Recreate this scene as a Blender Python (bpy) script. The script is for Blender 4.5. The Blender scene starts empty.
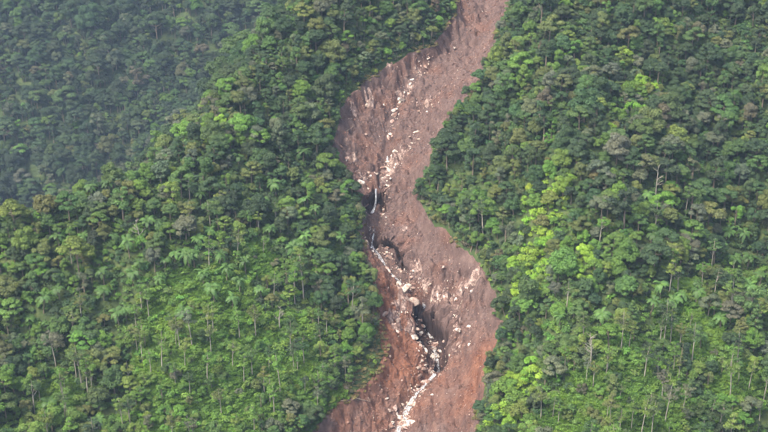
import bpy, math, random
import numpy as np

# ------------------------------------------------------------------ camera, world, sun, exposure
scene = bpy.context.scene
CAM_Z, PITCH, HFOV = 240.0, 26.0, 32.0
cam_d = bpy.data.cameras.new('camera')
cam_d.sensor_width = 36.0
cam_d.lens = 18.0 / math.tan(math.radians(HFOV / 2))
cam_d.clip_start, cam_d.clip_end = 1.0, 6000.0
cam = bpy.data.objects.new('camera', cam_d)
cam.location = (0, 0, CAM_Z)
cam.rotation_euler = (math.radians(90 - PITCH), 0, 0)
scene.collection.objects.link(cam)
scene.camera = cam

SUN_EL, SUN_AZ = 58.0, -125.0          # azimuth from +Y, clockwise: high, behind the camera on the left
world = bpy.data.worlds.new('World')
scene.world = world
world.use_nodes = True
wn = world.node_tree
sky = wn.nodes.new('ShaderNodeTexSky')
sky.sky_type = 'NISHITA'
sky.sun_disc = False
sky.sun_elevation = math.radians(SUN_EL)
sky.sun_rotation = math.radians(SUN_AZ)
sky.air_density, sky.dust_density, sky.ozone_density = 1.0, 6.0, 0.6
wn.links.new(sky.outputs['Color'], wn.nodes['Background'].inputs['Color'])
wn.nodes['Background'].inputs['Strength'].default_value = 0.11

sun_d = bpy.data.lights.new('sun', 'SUN')
sun_d.energy, sun_d.angle, sun_d.color = 1.3, math.radians(11), (1.0, 0.95, 0.86)
sun = bpy.data.objects.new('sun', sun_d)
_a, _e = math.radians(SUN_AZ), math.radians(SUN_EL)
from mathutils import Vector, Matrix
_to = Vector((math.sin(_a) * math.cos(_e), math.cos(_a) * math.cos(_e), math.sin(_e)))
sun.rotation_euler = _to.to_track_quat('Z', 'Y').to_euler()
sun.location = (0, 0, 400)
scene.collection.objects.link(sun)

vs = scene.view_settings
vs.view_transform, vs.look, vs.exposure, vs.gamma, vs.use_curve_mapping = 'Standard', 'None', 2.05, 1.0, False
scene.render.engine = 'CYCLES'
scene.cycles.use_denoising = True
scene.cycles.denoising_prefilter = 'FAST'
scene.cycles.max_bounces = 5
scene.cycles.diffuse_bounces = 3
scene.cycles.transmission_bounces = 3
scene.cycles.volume_bounces = 0
scene.cycles.use_adaptive_sampling = True
scene.cycles.adaptive_threshold = 0.02

# ------------------------------------------------------------------ terrain functions
rs = np.random.RandomState(7)
_tab = rs.rand(256, 256)

def vnoise(x, y, seed=0):
    x = np.asarray(x, float) + seed * 17.31
    y = np.asarray(y, float) + seed * 9.77
    xi, yi = np.floor(x).astype(int), np.floor(y).astype(int)
    fx, fy = x - xi, y - yi
    fx, fy = fx * fx * (3 - 2 * fx), fy * fy * (3 - 2 * fy)
    a, b = _tab[xi & 255, yi & 255], _tab[(xi + 1) & 255, yi & 255]
    c, d = _tab[xi & 255, (yi + 1) & 255], _tab[(xi + 1) & 255, (yi + 1) & 255]
    return (a * (1 - fx) + b * fx) * (1 - fy) + (c * (1 - fx) + d * fx) * fy - 0.5

def fbm(x, y, scale, octaves=4, seed=0, gain=0.5):
    v, amp, f = 0.0, 1.0, 1.0 / scale
    for k in range(octaves):
        v = v + amp * vnoise(x * f, y * f, seed + 3 * k)
        amp *= gain
        f *= 2.03
    return v

def sstep(a, b, t):
    t = np.clip((t - a) / (b - a), 0, 1)
    return t * t * (3 - 2 * t)

def smin(a, b, k):
    h = np.clip(0.5 + 0.5 * (b - a) / k, 0, 1)
    return b * (1 - h) + a * h - k * h * (1 - h)

ZK = ([0, 200, 300, 351, 400, 450, 500, 557, 650, 760, 900, 1200], [-110, -62, -29, -8, 12.5, 32.5, 51, 71, 104, 130, 138, 140])
XK = ([329.6, 351.9, 366.6, 383.3, 396.7, 413.2, 428.0, 444.3, 458.8, 473.8, 487.4, 504.3, 525.7, 557.9, 600.4], [-1.2, 2.2, 8.5, 16.0, 16.4, 10.9, 3.2, 2.2, 0.4, 0.8, 3.1, 14.4, 29.2, 42.1, 52.6])
PK = ([-400, -300, -200, -120, -60, -30, -12, 0, 12, 22, 40, 62, 85, 115, 150, 200, 300, 450],
      [6, 12, 20, 25, 23, 14, 4, 0, 4, 12, 28, 38, 33, 19, 28, 44, 60, 70])

def sinterp(v, K, w):
    v = np.asarray(v, float)
    return sum(np.interp(v + o * w, K[0], K[1]) for o in (-1, -.5, 0, .5, 1)) / 5

def front(x, y):
    dx = x - sinterp(y, XK, 18)
    z = sinterp(y, ZK, 22) + sinterp(dx, PK, 9)
    away = sstep(15, 60, np.abs(dx))
    z = z + away * (13 * fbm(x, y, 80, 2, 1) + 8 * fbm(x, y, 34, 3, 2))
    return z

CREST = [(-175.5, 376.4, 26.3), (-146.4, 390.7, 34.0), (-126.5, 393.8, 41.4), (-103.4, 404.3, 46.9), (-80.6, 420.1, 49.7), (-70.4, 435.0, 51.8), (-61.4, 452.9, 58.7), (-52.4, 475.9, 64.9), (-42.2, 495.0, 72.2), (-31.5, 516.8, 81.5), (-16.0, 541.4, 93.1), (7.1, 591.4, 102.1)]

def seg_dist(x, y, P, closed=False):
    """distance, side (+ left of travel), nearest segment index and its parameter for a polyline"""
    P = np.asarray(P, float)
    n = len(P) if closed else len(P) - 1
    best = np.full(np.shape(x), 1e9); side = np.zeros(np.shape(x)); idx = np.zeros(np.shape(x)); 
    for i in range(n):
        a, b = P[i], P[(i + 1) % len(P)]
        ex, ey = b[0] - a[0], b[1] - a[1]
        t = np.clip(((x - a[0]) * ex + (y - a[1]) * ey) / (ex * ex + ey * ey), 0, 1)
        px, py = x - a[0] - t * ex, y - a[1] - t * ey
        d = np.hypot(px, py)
        m = d < best
        best = np.where(m, d, best)
        side = np.where(m, np.sign(ex * py - ey * px), side)
        idx = np.where(m, i + t, idx)
    return best, side, idx

def base(x, y):
    f = front(x, y)
    if CREST:
        d, s, i = seg_dist(x, y, [c[:2] for c in CREST])
        zc = np.interp(i, range(len(CREST)), [c[2] for c in CREST])
        f = smin(f, zc + 1.5 - 1.2 * d * s + 2 * fbm(x, y, 25, 3, 5), 9.0)
    far = -51 + 0.62 * (y - 955) + 0.10 * (x + 130) + 26 * fbm(x, y, 110, 3, 11) + 7 * fbm(x, y, 30, 2, 12)
    return np.maximum(-smin(-f, -far, 10.0), -175.0 + 4 * fbm(x, y, 40, 2, 13))      # valley floor

SCAR = [(31.5, 576.3), (30.6, 552.6), (29.8, 542.7), (20.5, 525.3), (8.1, 512.9), (-4.0, 500.0), (-12.4, 487.8), (-16.8, 474.4), (-19.4, 459.9), (-14.3, 449.6), (-9.4, 440.4), (-7.1, 428.7), (-8.4, 419.5), (-6.9, 411.4), (-2.0, 400.6), (-3.0, 389.0), (-0.3, 380.2), (0.7, 374.0), (-3.9, 366.1), (-13.9, 353.7), (-22.2, 341.5), (-34.1, 324.9), (24.1, 323.7), (26.9, 334.7), (29.7, 347.2), (30.7, 354.2), (31.8, 363.1), (35.3, 368.7), (37.1, 376.5), (36.8, 385.8), (34.4, 395.6), (31.2, 404.6), (26.7, 412.6), (20.8, 422.1), (13.6, 431.4), (11.6, 439.8), (14.0, 449.7), (18.2, 457.6), (22.8, 464.4), (28.5, 469.1), (34.0, 475.7), (40.0, 489.3), (46.0, 517.9), (53.0, 546.3), (59.6, 576.3)]
SCARPS = [(7.5, 10.0, [0, 0, 0, 0.6, 1.8, 2.4, 2.6, 2.2, 1.4, 0.6, 0], [(12.0, 382.7), (10.8, 389.2), (9.9, 397.0), (10.4, 403.1), (12.8, 404.3), (15.9, 401.7), (19.2, 398.4), (21.4, 393.9), (22.6, 387.9), (22.3, 381.3), (20.8, 376.3)]), (4.5, 3.0, [0, 1.6, 2.0, 2.2, 2.2, 1.6, 0], [(-3.6, 434.0), (-1.4, 431.1), (1.1, 428.3), (3.6, 426.6), (6.4, 423.7), (8.5, 419.0), (9.8, 413.5)]), (6.0, 5.0, [0, 0.8, 1.2, 1.4, 1.2, 0.8, 0], [(-8.7, 439.9), (-7.4, 447.6), (-4.8, 452.5), (-1.9, 454.8), (0.7, 452.6), (1.8, 446.6), (1.5, 440.3)])]      # undercut banks: drop, reach, jut of the lip, lip line
STREAM = [(19.7, 523.5, 1, 2), (13.7, 511.2, 1, 2), (8.8, 502.9, 1.2, 2), (4.7, 492.0, 1.5, 2.2), (2.7, 481.5, 2, 2.2), (1.5, 470.8, 2, 2.4), (0.8, 461.8, 2.2, 2.6), (-1.5, 454.5, 2.0, 2.4), (-2.6, 449.7, 2.2, 3.0), (-4.3, 435.0, 3.2, 3.0), (-4.7, 427.8, 3.2, 2.6), (-1.8, 421.5, 2.6, 2.2), (1.4, 416.4, 2.6, 2.2), (5.3, 412.3, 2.8, 2.2), (9.4, 408.6, 3.2, 2.4), (13.9, 404.9, 3.6, 2.4), (15.5, 401.5, 3.2, 2.6), (16.1, 398.6, 4.2, 4.0), (17.3, 391.5, 4.5, 4), (18.1, 383.4, 4, 3.6), (17.2, 376.8, 3.2, 3.4), (11.8, 369.9, 2.4, 3.2), (6.8, 361.5, 1.8, 3.2), (3.8, 353.2, 1.5, 3.2), (0.6, 340.1, 1.2, 3.2)]     # x, y, channel depth, channel half width

def scar_sd(x, y):
    """signed distance to the scar outline, negative inside"""
    P = np.asarray(SCAR)
    d, _, _ = seg_dist(x, y, P, True)
    inside = np.zeros(np.shape(x), bool)
    for i in range(len(P)):
        (ax, ay), (bx, by) = P[i], P[(i + 1) % len(P)]
        c = ((ay > y) != (by > y)) & (x < (bx - ax) * (y - ay) / (by - ay + 1e-12) + ax)
        inside ^= c
    return np.where(inside, -d, d) + 2.4 * fbm(x, y, 6.0, 3, 63)

def channel(x, y):
    d, s, i = seg_dist(x, y, [p[:2] for p in STREAM])
    D = np.interp(i, range(len(STREAM)), [p[2] for p in STREAM])
    W = np.interp(i, range(len(STREAM)), [p[3] for p in STREAM])
    return d, s, i, D, W

def scarp_s(x, y, lip):
    """distance out from a lip (positive towards the channel) and a fade towards the lip's ends"""
    d, sgn, i = seg_dist(x, y, lip)
    end = sstep(0, 1.0, i) * sstep(0, 1.0, len(lip) - 1 - i)
    return -d * sgn + 1.0 * fbm(x, y, 3.6, 2, 66), end

def carved(x, y, sd=None):
    if sd is None: sd = scar_sd(x, y)
    z = base(x, y) - 2.2 * sstep(0, 3.0, -sd) - 1.0 * sstep(3, 16, -sd)
    d, s, i, D, W = channel(x, y)
    wob = W * (1 + 0.5 * fbm(x, y, 7, 3, 21))
    fl = np.minimum(d / wob, 6.0)
    z = z - D * np.exp(-fl ** 4) * sstep(-0.5, 2.0, -sd)
    z = z - 0.35 * D * np.exp(-(d / (2.6 * W)) ** 2) * sstep(-0.5, 3.0, -sd)
    for H, reach, jut, lip in SCARPS:
        q, end = scarp_s(x, y, lip)
        z = z - H * end * sstep(0.0, 0.9, q) * np.exp(-np.clip(q - 0.9, 0, 99) / reach)
    return z

def ground(x, y):
    sd = scar_sd(x, y)
    return np.where(sd < 3, carved(x, y, sd) - 9.0 * sstep(0.3, 5.0, -sd) - 1.3 * sstep(-0.9, 0.6, -sd), base(x, y))
# ------------------------------------------------------------------ end terrain functions

FWD = np.array([0, math.cos(math.radians(PITCH)), -math.sin(math.radians(PITCH))])
UPV = np.array([0, math.sin(math.radians(PITCH)), math.cos(math.radians(PITCH))])
TANH = math.tan(math.radians(HFOV / 2))

def view_uv(P):
    """frame coordinates (-1..1 across, -1..1 up) and distance: used to leave out what no one sees and to word the labels"""
    q = np.asarray(P, float) - np.array([0, 0, CAM_Z])
    w = q @ FWD
    return q[:, 0] / (w * TANH), (q @ UPV) / (w * TANH * 0.5625), w

def in_sight(P, tol=4.0):
    """does the open line from the camera to P clear the bare terrain"""
    P = np.asarray(P, float)
    ok = np.ones(len(P), bool)
    for t in np.linspace(0.55, 0.985, 36):
        Q = np.array([0, 0, CAM_Z]) * (1 - t) + P * t
        ok &= Q[:, 2] > base(Q[:, 0], Q[:, 1]) - tol
    return ok

# ------------------------------------------------------------------ materials
def new_mat(name):
    m = bpy.data.materials.new(name)
    m.use_nodes = True
    nt = m.node_tree
    for n in list(nt.nodes): nt.nodes.remove(n)
    return m, nt, nt.nodes.new('ShaderNodeOutputMaterial')

def nd(nt, typ, inputs=None, **kw):
    n = nt.nodes.new(typ)
    for k, v in kw.items(): setattr(n, k, v)
    for k, v in (inputs or {}).items():
        if hasattr(v, 'bl_idname') or hasattr(v, 'is_linked'): nt.links.new(v, n.inputs[k])
        else: n.inputs[k].default_value = v
    return n

def mixc(nt, fac, a, b, mode='MIX'):
    n = nt.nodes.new('ShaderNodeMix'); n.data_type = 'RGBA'; n.blend_type = mode
    for k, v in ((0, fac), (6, a), (7, b)):
        if hasattr(v, 'is_linked'): nt.links.new(v, n.inputs[k])
        else: n.inputs[k].default_value = v
    return n.outputs[2]

def ramp(nt, fac, stops):
    n = nt.nodes.new('ShaderNodeValToRGB'); nt.links.new(fac, n.inputs[0])
    e = n.color_ramp.elements
    e[0].position, e[0].color = stops[0]
    e[1].position, e[1].color = stops[1]
    for p, c in stops[2:]:
        k = e.new(p); k.color = c
    return n.outputs['Color']

def gray(v): return (v, v, v, 1)

def leaf_material(name, gloss=0.25, trans=0.34):
    m, nt, out = new_mat(name)
    tint = nd(nt, 'ShaderNodeAttribute', attribute_name='tint', attribute_type='INSTANCER')
    lv = nd(nt, 'ShaderNodeAttribute', attribute_name='leafv', attribute_type='GEOMETRY')
    geo = nd(nt, 'ShaderNodeNewGeometry')
    n1 = nd(nt, 'ShaderNodeTexNoise', {'Vector': geo.outputs['Position'], 'Scale': 0.45, 'Detail': 3.0})
    k = ramp(nt, lv.outputs['Fac'], [(0.0, gray(0.55)), (1.0, gray(1.5))])
    c = mixc(nt, 1.0, tint.outputs['Color'], k, 'MULTIPLY')
    warm = ramp(nt, n1.outputs['Fac'], [(0.3, (0.82, 0.9, 0.95, 1)), (0.7, (1.12, 1.1, 0.92, 1))])
    c = mixc(nt, 1.0, c, warm, 'MULTIPLY')
    b = nd(nt, 'ShaderNodeBsdfPrincipled', {'Base Color': c, 'Roughness': 0.55, 'Specular IOR Level': gloss})
    tr = nd(nt, 'ShaderNodeBsdfTranslucent', {'Color': mixc(nt, 1.0, c, (1.25, 1.35, 0.6, 1), 'MULTIPLY')})
    mx = nd(nt, 'ShaderNodeMixShader', {0: trans, 1: b.outputs[0], 2: tr.outputs[0]})
    nt.links.new(mx.outputs[0], out.inputs[0])
    return m

def noise_material(name, stops, scale, rough=0.9, bump=0.3, detail=6.0, spec=0.15, stretch=(1, 1, 1), coord='pos'):
    m, nt, out = new_mat(name)
    if coord == 'pos': v = nd(nt, 'ShaderNodeNewGeometry').outputs['Position']
    else: v = nd(nt, 'ShaderNodeTexCoord').outputs['Object']
    mp = nd(nt, 'ShaderNodeMapping', {'Vector': v, 'Scale': stretch})
    n = nd(nt, 'ShaderNodeTexNoise', {'Vector': mp.outputs[0], 'Scale': scale, 'Detail': detail, 'Roughness': 0.62})
    c = ramp(nt, n.outputs['Fac'], stops)
    bp = nd(nt, 'ShaderNodeBump', {'Height': n.outputs['Fac'], 'Strength': bump, 'Distance': 0.3})
    b = nd(nt, 'ShaderNodeBsdfPrincipled', {'Base Color': c, 'Roughness': rough, 'Specular IOR Level': spec, 'Normal': bp.outputs[0]})
    nt.links.new(b.outputs[0], out.inputs[0])
    return m

M = {}
M['leaf'] = leaf_material('foliage')
M['grass'] = leaf_material('grass_blades', 0.15, 0.35)
M['frond'] = leaf_material('fern_fronds', 0.35, 0.3)
M['bark'] = noise_material('brown_bark', [(0.3, (0.09, 0.07, 0.05, 1)), (0.7, (0.24, 0.2, 0.15, 1))], 2.5, stretch=(1, 1, .3))
M['pale_bark'] = noise_material('pale_bark', [(0.3, (0.17, 0.15, 0.12, 1)), (0.7, (0.36, 0.33, 0.27, 1))], 2.0, stretch=(1, 1, .3))
M['dead_wood'] = noise_material('dead_wood', [(0.3, (0.14, 0.105, 0.08, 1)), (0.7, (0.3, 0.25, 0.2, 1))], 3.0, stretch=(1, 1, .3))
M['floor'] = noise_material('forest_floor', [(0.3, (0.02, 0.032, 0.014, 1)), (0.5, (0.04, 0.06, 0.02, 1)), (0.7, (0.075, 0.095, 0.03, 1))], 0.35, bump=0.8, detail=8)
M['cliff'] = noise_material('wet_cliff_rock', [(0.3, (0.055, 0.038, 0.032, 1)), (0.55, (0.13, 0.085, 0.07, 1)), (0.75, (0.24, 0.17, 0.14, 1))], 0.5, rough=0.6, bump=0.9, detail=8, stretch=(1, 1, 2.2))

def rock_material():
    m, nt, out = new_mat('pale_boulder_rock')
    oi = nd(nt, 'ShaderNodeAttribute', attribute_name='tint', attribute_type='INSTANCER')
    geo = nd(nt, 'ShaderNodeNewGeometry')
    n = nd(nt, 'ShaderNodeTexNoise', {'Vector': geo.outputs['Position'], 'Scale': 1.6, 'Detail': 7.0, 'Roughness': 0.65})
    n2 = nd(nt, 'ShaderNodeTexNoise', {'Vector': geo.outputs['Position'], 'Scale': 0.7, 'Detail': 4.0})
    c = mixc(nt, 1.0, oi.outputs['Color'], ramp(nt, n.outputs['Fac'], [(0.32, gray(0.55)), (0.6, gray(1.15))]), 'MULTIPLY')
    c = mixc(nt, ramp(nt, n2.outputs['Fac'], [(0.48, gray(0)), (0.62, gray(0.85))]), c, (0.2, 0.105, 0.075, 1))
    bp = nd(nt, 'ShaderNodeBump', {'Height': n.outputs['Fac'], 'Strength': 0.7, 'Distance': 0.25})
    b = nd(nt, 'ShaderNodeBsdfPrincipled', {'Base Color': c, 'Roughness': 0.8, 'Specular IOR Level': 0.25, 'Normal': bp.outputs[0]})
    nt.links.new(b.outputs[0], out.inputs[0])
    return m
M['rock'] = rock_material()

def soil_material():
    m, nt, out = new_mat('landslide_soil')
    geo = nd(nt, 'ShaderNodeNewGeometry')
    clay = nd(nt, 'ShaderNodeAttribute', attribute_name='clay', attribute_type='GEOMETRY')
    wet = nd(nt, 'ShaderNodeAttribute', attribute_name='wet', attribute_type='GEOMETRY')
    pos = geo.outputs['Position']
    big = nd(nt, 'ShaderNodeTexNoise', {'Vector': pos, 'Scale': 0.09, 'Detail': 5.0, 'Roughness': 0.6})
    mp = nd(nt, 'ShaderNodeMapping', {'Vector': pos, 'Scale': (1.0, 0.28, 0.4), 'Rotation': (0, 0, 0.12)})
    streak = nd(nt, 'ShaderNodeTexNoise', {'Vector': mp.outputs[0], 'Scale': 0.55, 'Detail': 6.0, 'Roughness': 0.65})
    fine = nd(nt, 'ShaderNodeTexNoise', {'Vector': pos, 'Scale': 1.7, 'Detail': 8.0, 'Roughness': 0.75})
    vor = nd(nt, 'ShaderNodeTexVoronoi', {'Vector': pos, 'Scale': 1.15, 'Randomness': 1.0})
    brown = ramp(nt, streak.outputs['Fac'], [(0.3, (0.058, 0.036, 0.031, 1)), (0.5, (0.095, 0.061, 0.052, 1)), (0.72, (0.138, 0.092, 0.077, 1))])
    red = ramp(nt, streak.outputs['Fac'], [(0.3, (0.085, 0.035, 0.022, 1)), (0.55, (0.145, 0.062, 0.036, 1)), (0.75, (0.195, 0.098, 0.062, 1))])
    cl = nd(nt, 'ShaderNodeMath', {0: clay.outputs['Fac'], 1: ramp(nt, big.outputs['Fac'], [(0.35, gray(0.0)), (0.65, gray(0.7))])}, operation='ADD')
    cl2 = nd(nt, 'ShaderNodeMath', {0: cl.outputs[0], 1: 0.3}, operation='SUBTRACT', use_clamp=True)
    c = mixc(nt, cl2.outputs[0], brown, red)
    c = mixc(nt, 1.0, c, ramp(nt, fine.outputs['Fac'], [(0.3, gray(0.62)), (0.7, gray(1.3))]), 'MULTIPLY')
    peb = nd(nt, 'ShaderNodeMath', {0: vor.outputs['Distance'], 1: 0.16}, operation='LESS_THAN')
    sel = nd(nt, 'ShaderNodeMath', {0: peb.outputs[0], 1: ramp(nt, big.outputs['Fac'], [(0.45, gray(0.0)), (0.7, gray(0.9))])}, operation='MULTIPLY')
    c = mixc(nt, sel.outputs[0], c, (0.42, 0.31, 0.25, 1))
    c = mixc(nt, wet.outputs['Fac'], c, mixc(nt, 1.0, c, (0.34, 0.33, 0.36, 1), 'MULTIPLY'))
    h = nd(nt, 'ShaderNodeMath', {0: fine.outputs['Fac'], 1: streak.outputs['Fac']}, operation='ADD')
    bp = nd(nt, 'ShaderNodeBump', {'Height': h.outputs[0], 'Strength': 0.8, 'Distance': 0.35})
    b = nd(nt, 'ShaderNodeBsdfPrincipled', {'Base Color': c, 'Roughness': 0.85, 'Specular IOR Level': 0.2, 'Normal': bp.outputs[0]})
    nt.links.new(b.outputs[0], out.inputs[0])
    return m
M['soil'] = soil_material()

def water_material(name, foam_lo, foam_hi):
    m, nt, out = new_mat(name)
    geo = nd(nt, 'ShaderNodeNewGeometry')
    mp = nd(nt, 'ShaderNodeMapping', {'Vector': geo.outputs['Position'], 'Scale': (2.2, 1.3, 0.8)})
    n = nd(nt, 'ShaderNodeTexNoise', {'Vector': mp.outputs[0], 'Scale': 1.3, 'Detail': 7.0, 'Roughness': 0.7})
    foam = ramp(nt, n.outputs['Fac'], [(foam_lo, gray(0)), (foam_hi, gray(1))])
    c = mixc(nt, foam, (0.11, 0.1, 0.09, 1), (0.64, 0.65, 0.66, 1))
    bp = nd(nt, 'ShaderNodeBump', {'Height': n.outputs['Fac'], 'Strength': 0.6, 'Distance': 0.2})
    b = nd(nt, 'ShaderNodeBsdfPrincipled', {'Base Color': c, 'Roughness': 0.3, 'Specular IOR Level': 0.5, 'Normal': bp.outputs[0]})
    nt.links.new(b.outputs[0], out.inputs[0])
    return m
M['stream'] = water_material('stream_rapids', 0.46, 0.62)
M['fall'] = water_material('falling_water', 0.34, 0.6)

# ------------------------------------------------------------------ mesh helpers
COL = scene.collection

def make_mesh(name, V, F, mats, midx=None, attrs=None, smooth=False):
    me = bpy.data.meshes.new(name)
    me.from_pydata([tuple(v) for v in V], [], F)
    for m in mats: me.materials.append(m)
    if midx is not None: me.polygons.foreach_set('material_index', np.asarray(midx, np.int32))
    for k, (dom, val) in (attrs or {}).items():
        a = me.attributes.new(k, 'FLOAT', dom)
        a.data.foreach_set('value', np.asarray(val, np.float32))
    if smooth: me.polygons.foreach_set('use_smooth', np.ones(len(F), bool))
    me.update()
    return me

def add(name, me, parent=None, loc=(0, 0, 0), rz=0.0, scale=1.0, kind=None, label=None, cat=None, group=None):
    o = bpy.data.objects.new(name, me)
    o.location, o.rotation_euler = loc, (0, 0, rz)
    o.scale = (scale,) * 3 if np.isscalar(scale) else scale
    COL.objects.link(o)
    if parent: o.parent = parent
    if kind: o['kind'] = kind
    if label: o['label'] = label
    if cat: o['category'] = cat
    if group: o['group'] = group
    return o

def grid_mesh(name, xs, ys, zf, mat, keep=None, attrs=None, smooth=True):
    X, Y = np.meshgrid(xs, ys)
    Z = zf(X, Y)
    V = np.column_stack([X.ravel(), Y.ravel(), Z.ravel()])
    nx, ny = len(xs), len(ys)
    i = (np.arange(ny - 1)[:, None] * nx + np.arange(nx - 1)[None, :])
    if keep is not None:
        k = keep(X, Y)
        i = i[k[:-1, :-1] & k[1:, 1:] & k[1:, :-1] & k[:-1, 1:]]
    i = i.ravel()
    F = np.column_stack([i, i + 1, i + nx + 1, i + nx])
    used = np.unique(F)
    rem = np.full(len(V), -1); rem[used] = np.arange(len(used))
    V, F = V[used], rem[F]
    me = bpy.data.meshes.new(name)
    me.vertices.add(len(V)); me.vertices.foreach_set('co', V.astype(np.float32).ravel())
    me.loops.add(F.size); me.loops.foreach_set('vertex_index', F.astype(np.int32).ravel())
    me.polygons.add(len(F)); me.polygons.foreach_set('loop_start', np.arange(0, F.size, 4, dtype=np.int32))
    me.polygons.foreach_set('use_smooth', np.full(len(F), smooth))
    me.update(calc_edges=True)
    for kk, fn in (attrs or {}).items():
        a = me.attributes.new(kk, 'FLOAT', 'POINT')
        a.data.foreach_set('value', fn(V[:, 0], V[:, 1]).astype(np.float32))
    me.materials.append(mat)
    return me

# ------------------------------------------------------------------ places on the ground (x, y, reach ...)
MEADOW = [(-61.5, 366.8, 13), (-66.1, 355.3, 11), (-44.7, 350.5, 15), (-30.0, 366.6, 9), (-26.2, 349.0, 13), (-51.1, 374.7, 9), (-42.8, 393.1, 7), (-61.8, 337.1, 12), (77.4, 325.1, 17), (94.9, 357.3, 9), (66.4, 326.4, 12), (106.9, 344.1, 7), (76.9, 342.1, 9), (100.6, 371.6, 7), (55.6, 323.4, 9), (-99.4, 344.6, 6)]
LIME = [(92.4, 482.6, 4), (94.9, 472.4, 6), (91.0, 452.4, 5), (78.1, 422.1, 5), (55.8, 406.8, 8), (53.1, 405.0, 7), (49.2, 394.7, 7), (45.9, 380.6, 9), (50.1, 382.7, 7), (39.9, 340.3, 8), (38.1, 335.5, 7), (63.9, 374.9, 5), (62.2, 373.8, 4), (109.7, 501.9, 3), (-230.3, 806.1, 6), (-197.9, 815.0, 5), (-60.6, 443.4, 5)]
FERNS = [(-98.0, 390.4), (-88.6, 390.7), (-82.7, 385.7), (-70.9, 381.4), (-67.8, 383.4), (-61.3, 382.8), (-57.7, 378.2), (-54.1, 372.8), (-48.7, 372.7), (-50.8, 379.5), (-78.8, 380.5), (-101.9, 341.1), (-97.3, 360.5), (-89.8, 377.1), (-53.4, 384.6), (-28.5, 403.1), (-26.5, 404.3), (-31.6, 397.7), (-24.3, 399.2), (-38.6, 403.6), (116.9, 408.5), (117.7, 397.8), (93.3, 366.9), (98.5, 368.9), (90.1, 362.9), (-64.4, 384.9), (-46.5, 377.4), (-72.2, 377.4), (-86.4, 337.7), (86.8, 366.8), (82.7, 360.7), (-84.0, 367.0), (-103.6, 372.9), (-111.8, 364.4), (-39.6, 378.6), (-45.2, 385.9), (-60.2, 389.2), (-57.5, 394.2), (-106.1, 389.2), (-77.3, 395.0), (-15.1, 409.2), (65.9, 351.9), (54.1, 354.5), (97.2, 352.2), (104.9, 360.1)]
CLUST = [(18.4, 520.7, 9, 1.0, 1.3), (15.9, 516.4, 9, 1.0, 1.3), (13.7, 511.5, 14, 1.1, 1.4), (10.8, 506.8, 12, 1.1, 1.4), (8.4, 503.2, 14, 1.1, 1.4), (6.0, 497.4, 16, 1.1, 1.4), (3.9, 490.9, 16, 1.0, 1.4), (2.7, 482.9, 12, 0.9, 1.6), (16.9, 491.7, 22, 1.0, 3.2), (13.3, 489.7, 10, 0.9, 2.5), (20.4, 493.2, 6, 0.9, 2), (4.2, 464.9, 20, 1.2, 1.6), (1.9, 463.0, 30, 1.4, 1.6), (-0.4, 458.9, 18, 1.2, 1.2), (7.6, 468.6, 10, 1.1, 2.6), (11.9, 472.9, 8, 1.0, 2.6), (-12.0, 461.2, 9, 1.1, 3), (-8.2, 455.2, 8, 1.0, 3), (-14.7, 463.4, 4, 1, 1.5), (7.7, 440.3, 5, 0.8, 3), (5.8, 433.6, 4, 0.8, 3), (-5.5, 491.8, 5, 1.2, 2.2), (-12.4, 482.7, 4, 1, 2), (3.7, 389.8, 8, 1.6, 2.0), (7.2, 403.1, 12, 1.5, 2.4), (9.8, 390.7, 8, 1.4, 2), (5.5, 398.3, 10, 1.2, 2.4), (2.8, 405.7, 5, 0.9, 3), (11.4, 385.0, 4, 1, 3), (19.4, 404.6, 12, 1.1, 2.4), (23.4, 401.2, 14, 1.0, 2.5), (24.1, 394.1, 14, 1.1, 2.2), (23.5, 386.9, 14, 1.0, 2), (26.8, 402.3, 12, 0.9, 3), (29.5, 404.1, 6, 0.9, 3), (10.9, 415.0, 6, 1, 2), (14.3, 410.8, 6, 1, 2), (6.5, 359.7, 22, 1.3, 2.6), (4.5, 356.2, 18, 1.3, 2.6), (9.1, 367.2, 14, 1.2, 2.4), (13.5, 373.0, 10, 1.1, 2), (18.1, 390.4, 12, 0.9, 1.2), (17.2, 395.7, 12, 0.9, 1.2), (15.3, 378.1, 12, 0.9, 1.2), (11.2, 370.4, 14, 0.9, 1.4), (-4.3, 430.3, 6, 0.9, 2), (-6.4, 427.7, 4, 0.9, 1.2), (-1.3, 363.8, 6, 0.8, 5), (-10.8, 352.8, 6, 0.8, 5), (18.0, 361.4, 6, 0.8, 5), (28.7, 384.6, 5, 0.8, 4), (0.4, 511.4, 5, 0.9, 3), (31.5, 529.4, 3, 0.8, 3), (28.2, 501.4, 4, 0.9, 3), (5.6, 505.6, 6, 0.9, 3), (-3.5, 481.9, 6, 0.9, 3)]
LOGS = [(-7.0, 358.8, 6, 20), (26.5, 396.3, 5, 70), (-13.0, 474.6, 5, 60)]
RUG = [(22.6, 398.7, 8), (26.8, 402.6, 8), (19.5, 408.6, 7), (-5.5, 491.8, 8), (6.4, 502.0, 8), (17.3, 491.2, 7), (1.5, 463.8, 6), (6.2, 398.7, 7), (23.9, 388.5, 6), (32.4, 393.8, 6), (-10.9, 460.9, 6), (0.4, 509.1, 7)]
CLAY = [(0.7, 401.9, 11, 0.75), (0.0, 386.7, 11, 0.8), (2.0, 375.2, 12, 0.65), (-10.8, 355.0, 16, 0.5), (34.2, 370.0, 8, 0.55), (30.5, 361.0, 9, 0.45), (22.5, 355.3, 14, 0.3), (11.9, 376.3, 9, 0.35)]
CONES = [(75.2, 352.1, 0.95), (114.8, 381.6, 1.0), (114.5, 356.8, 1.1)]
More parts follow.
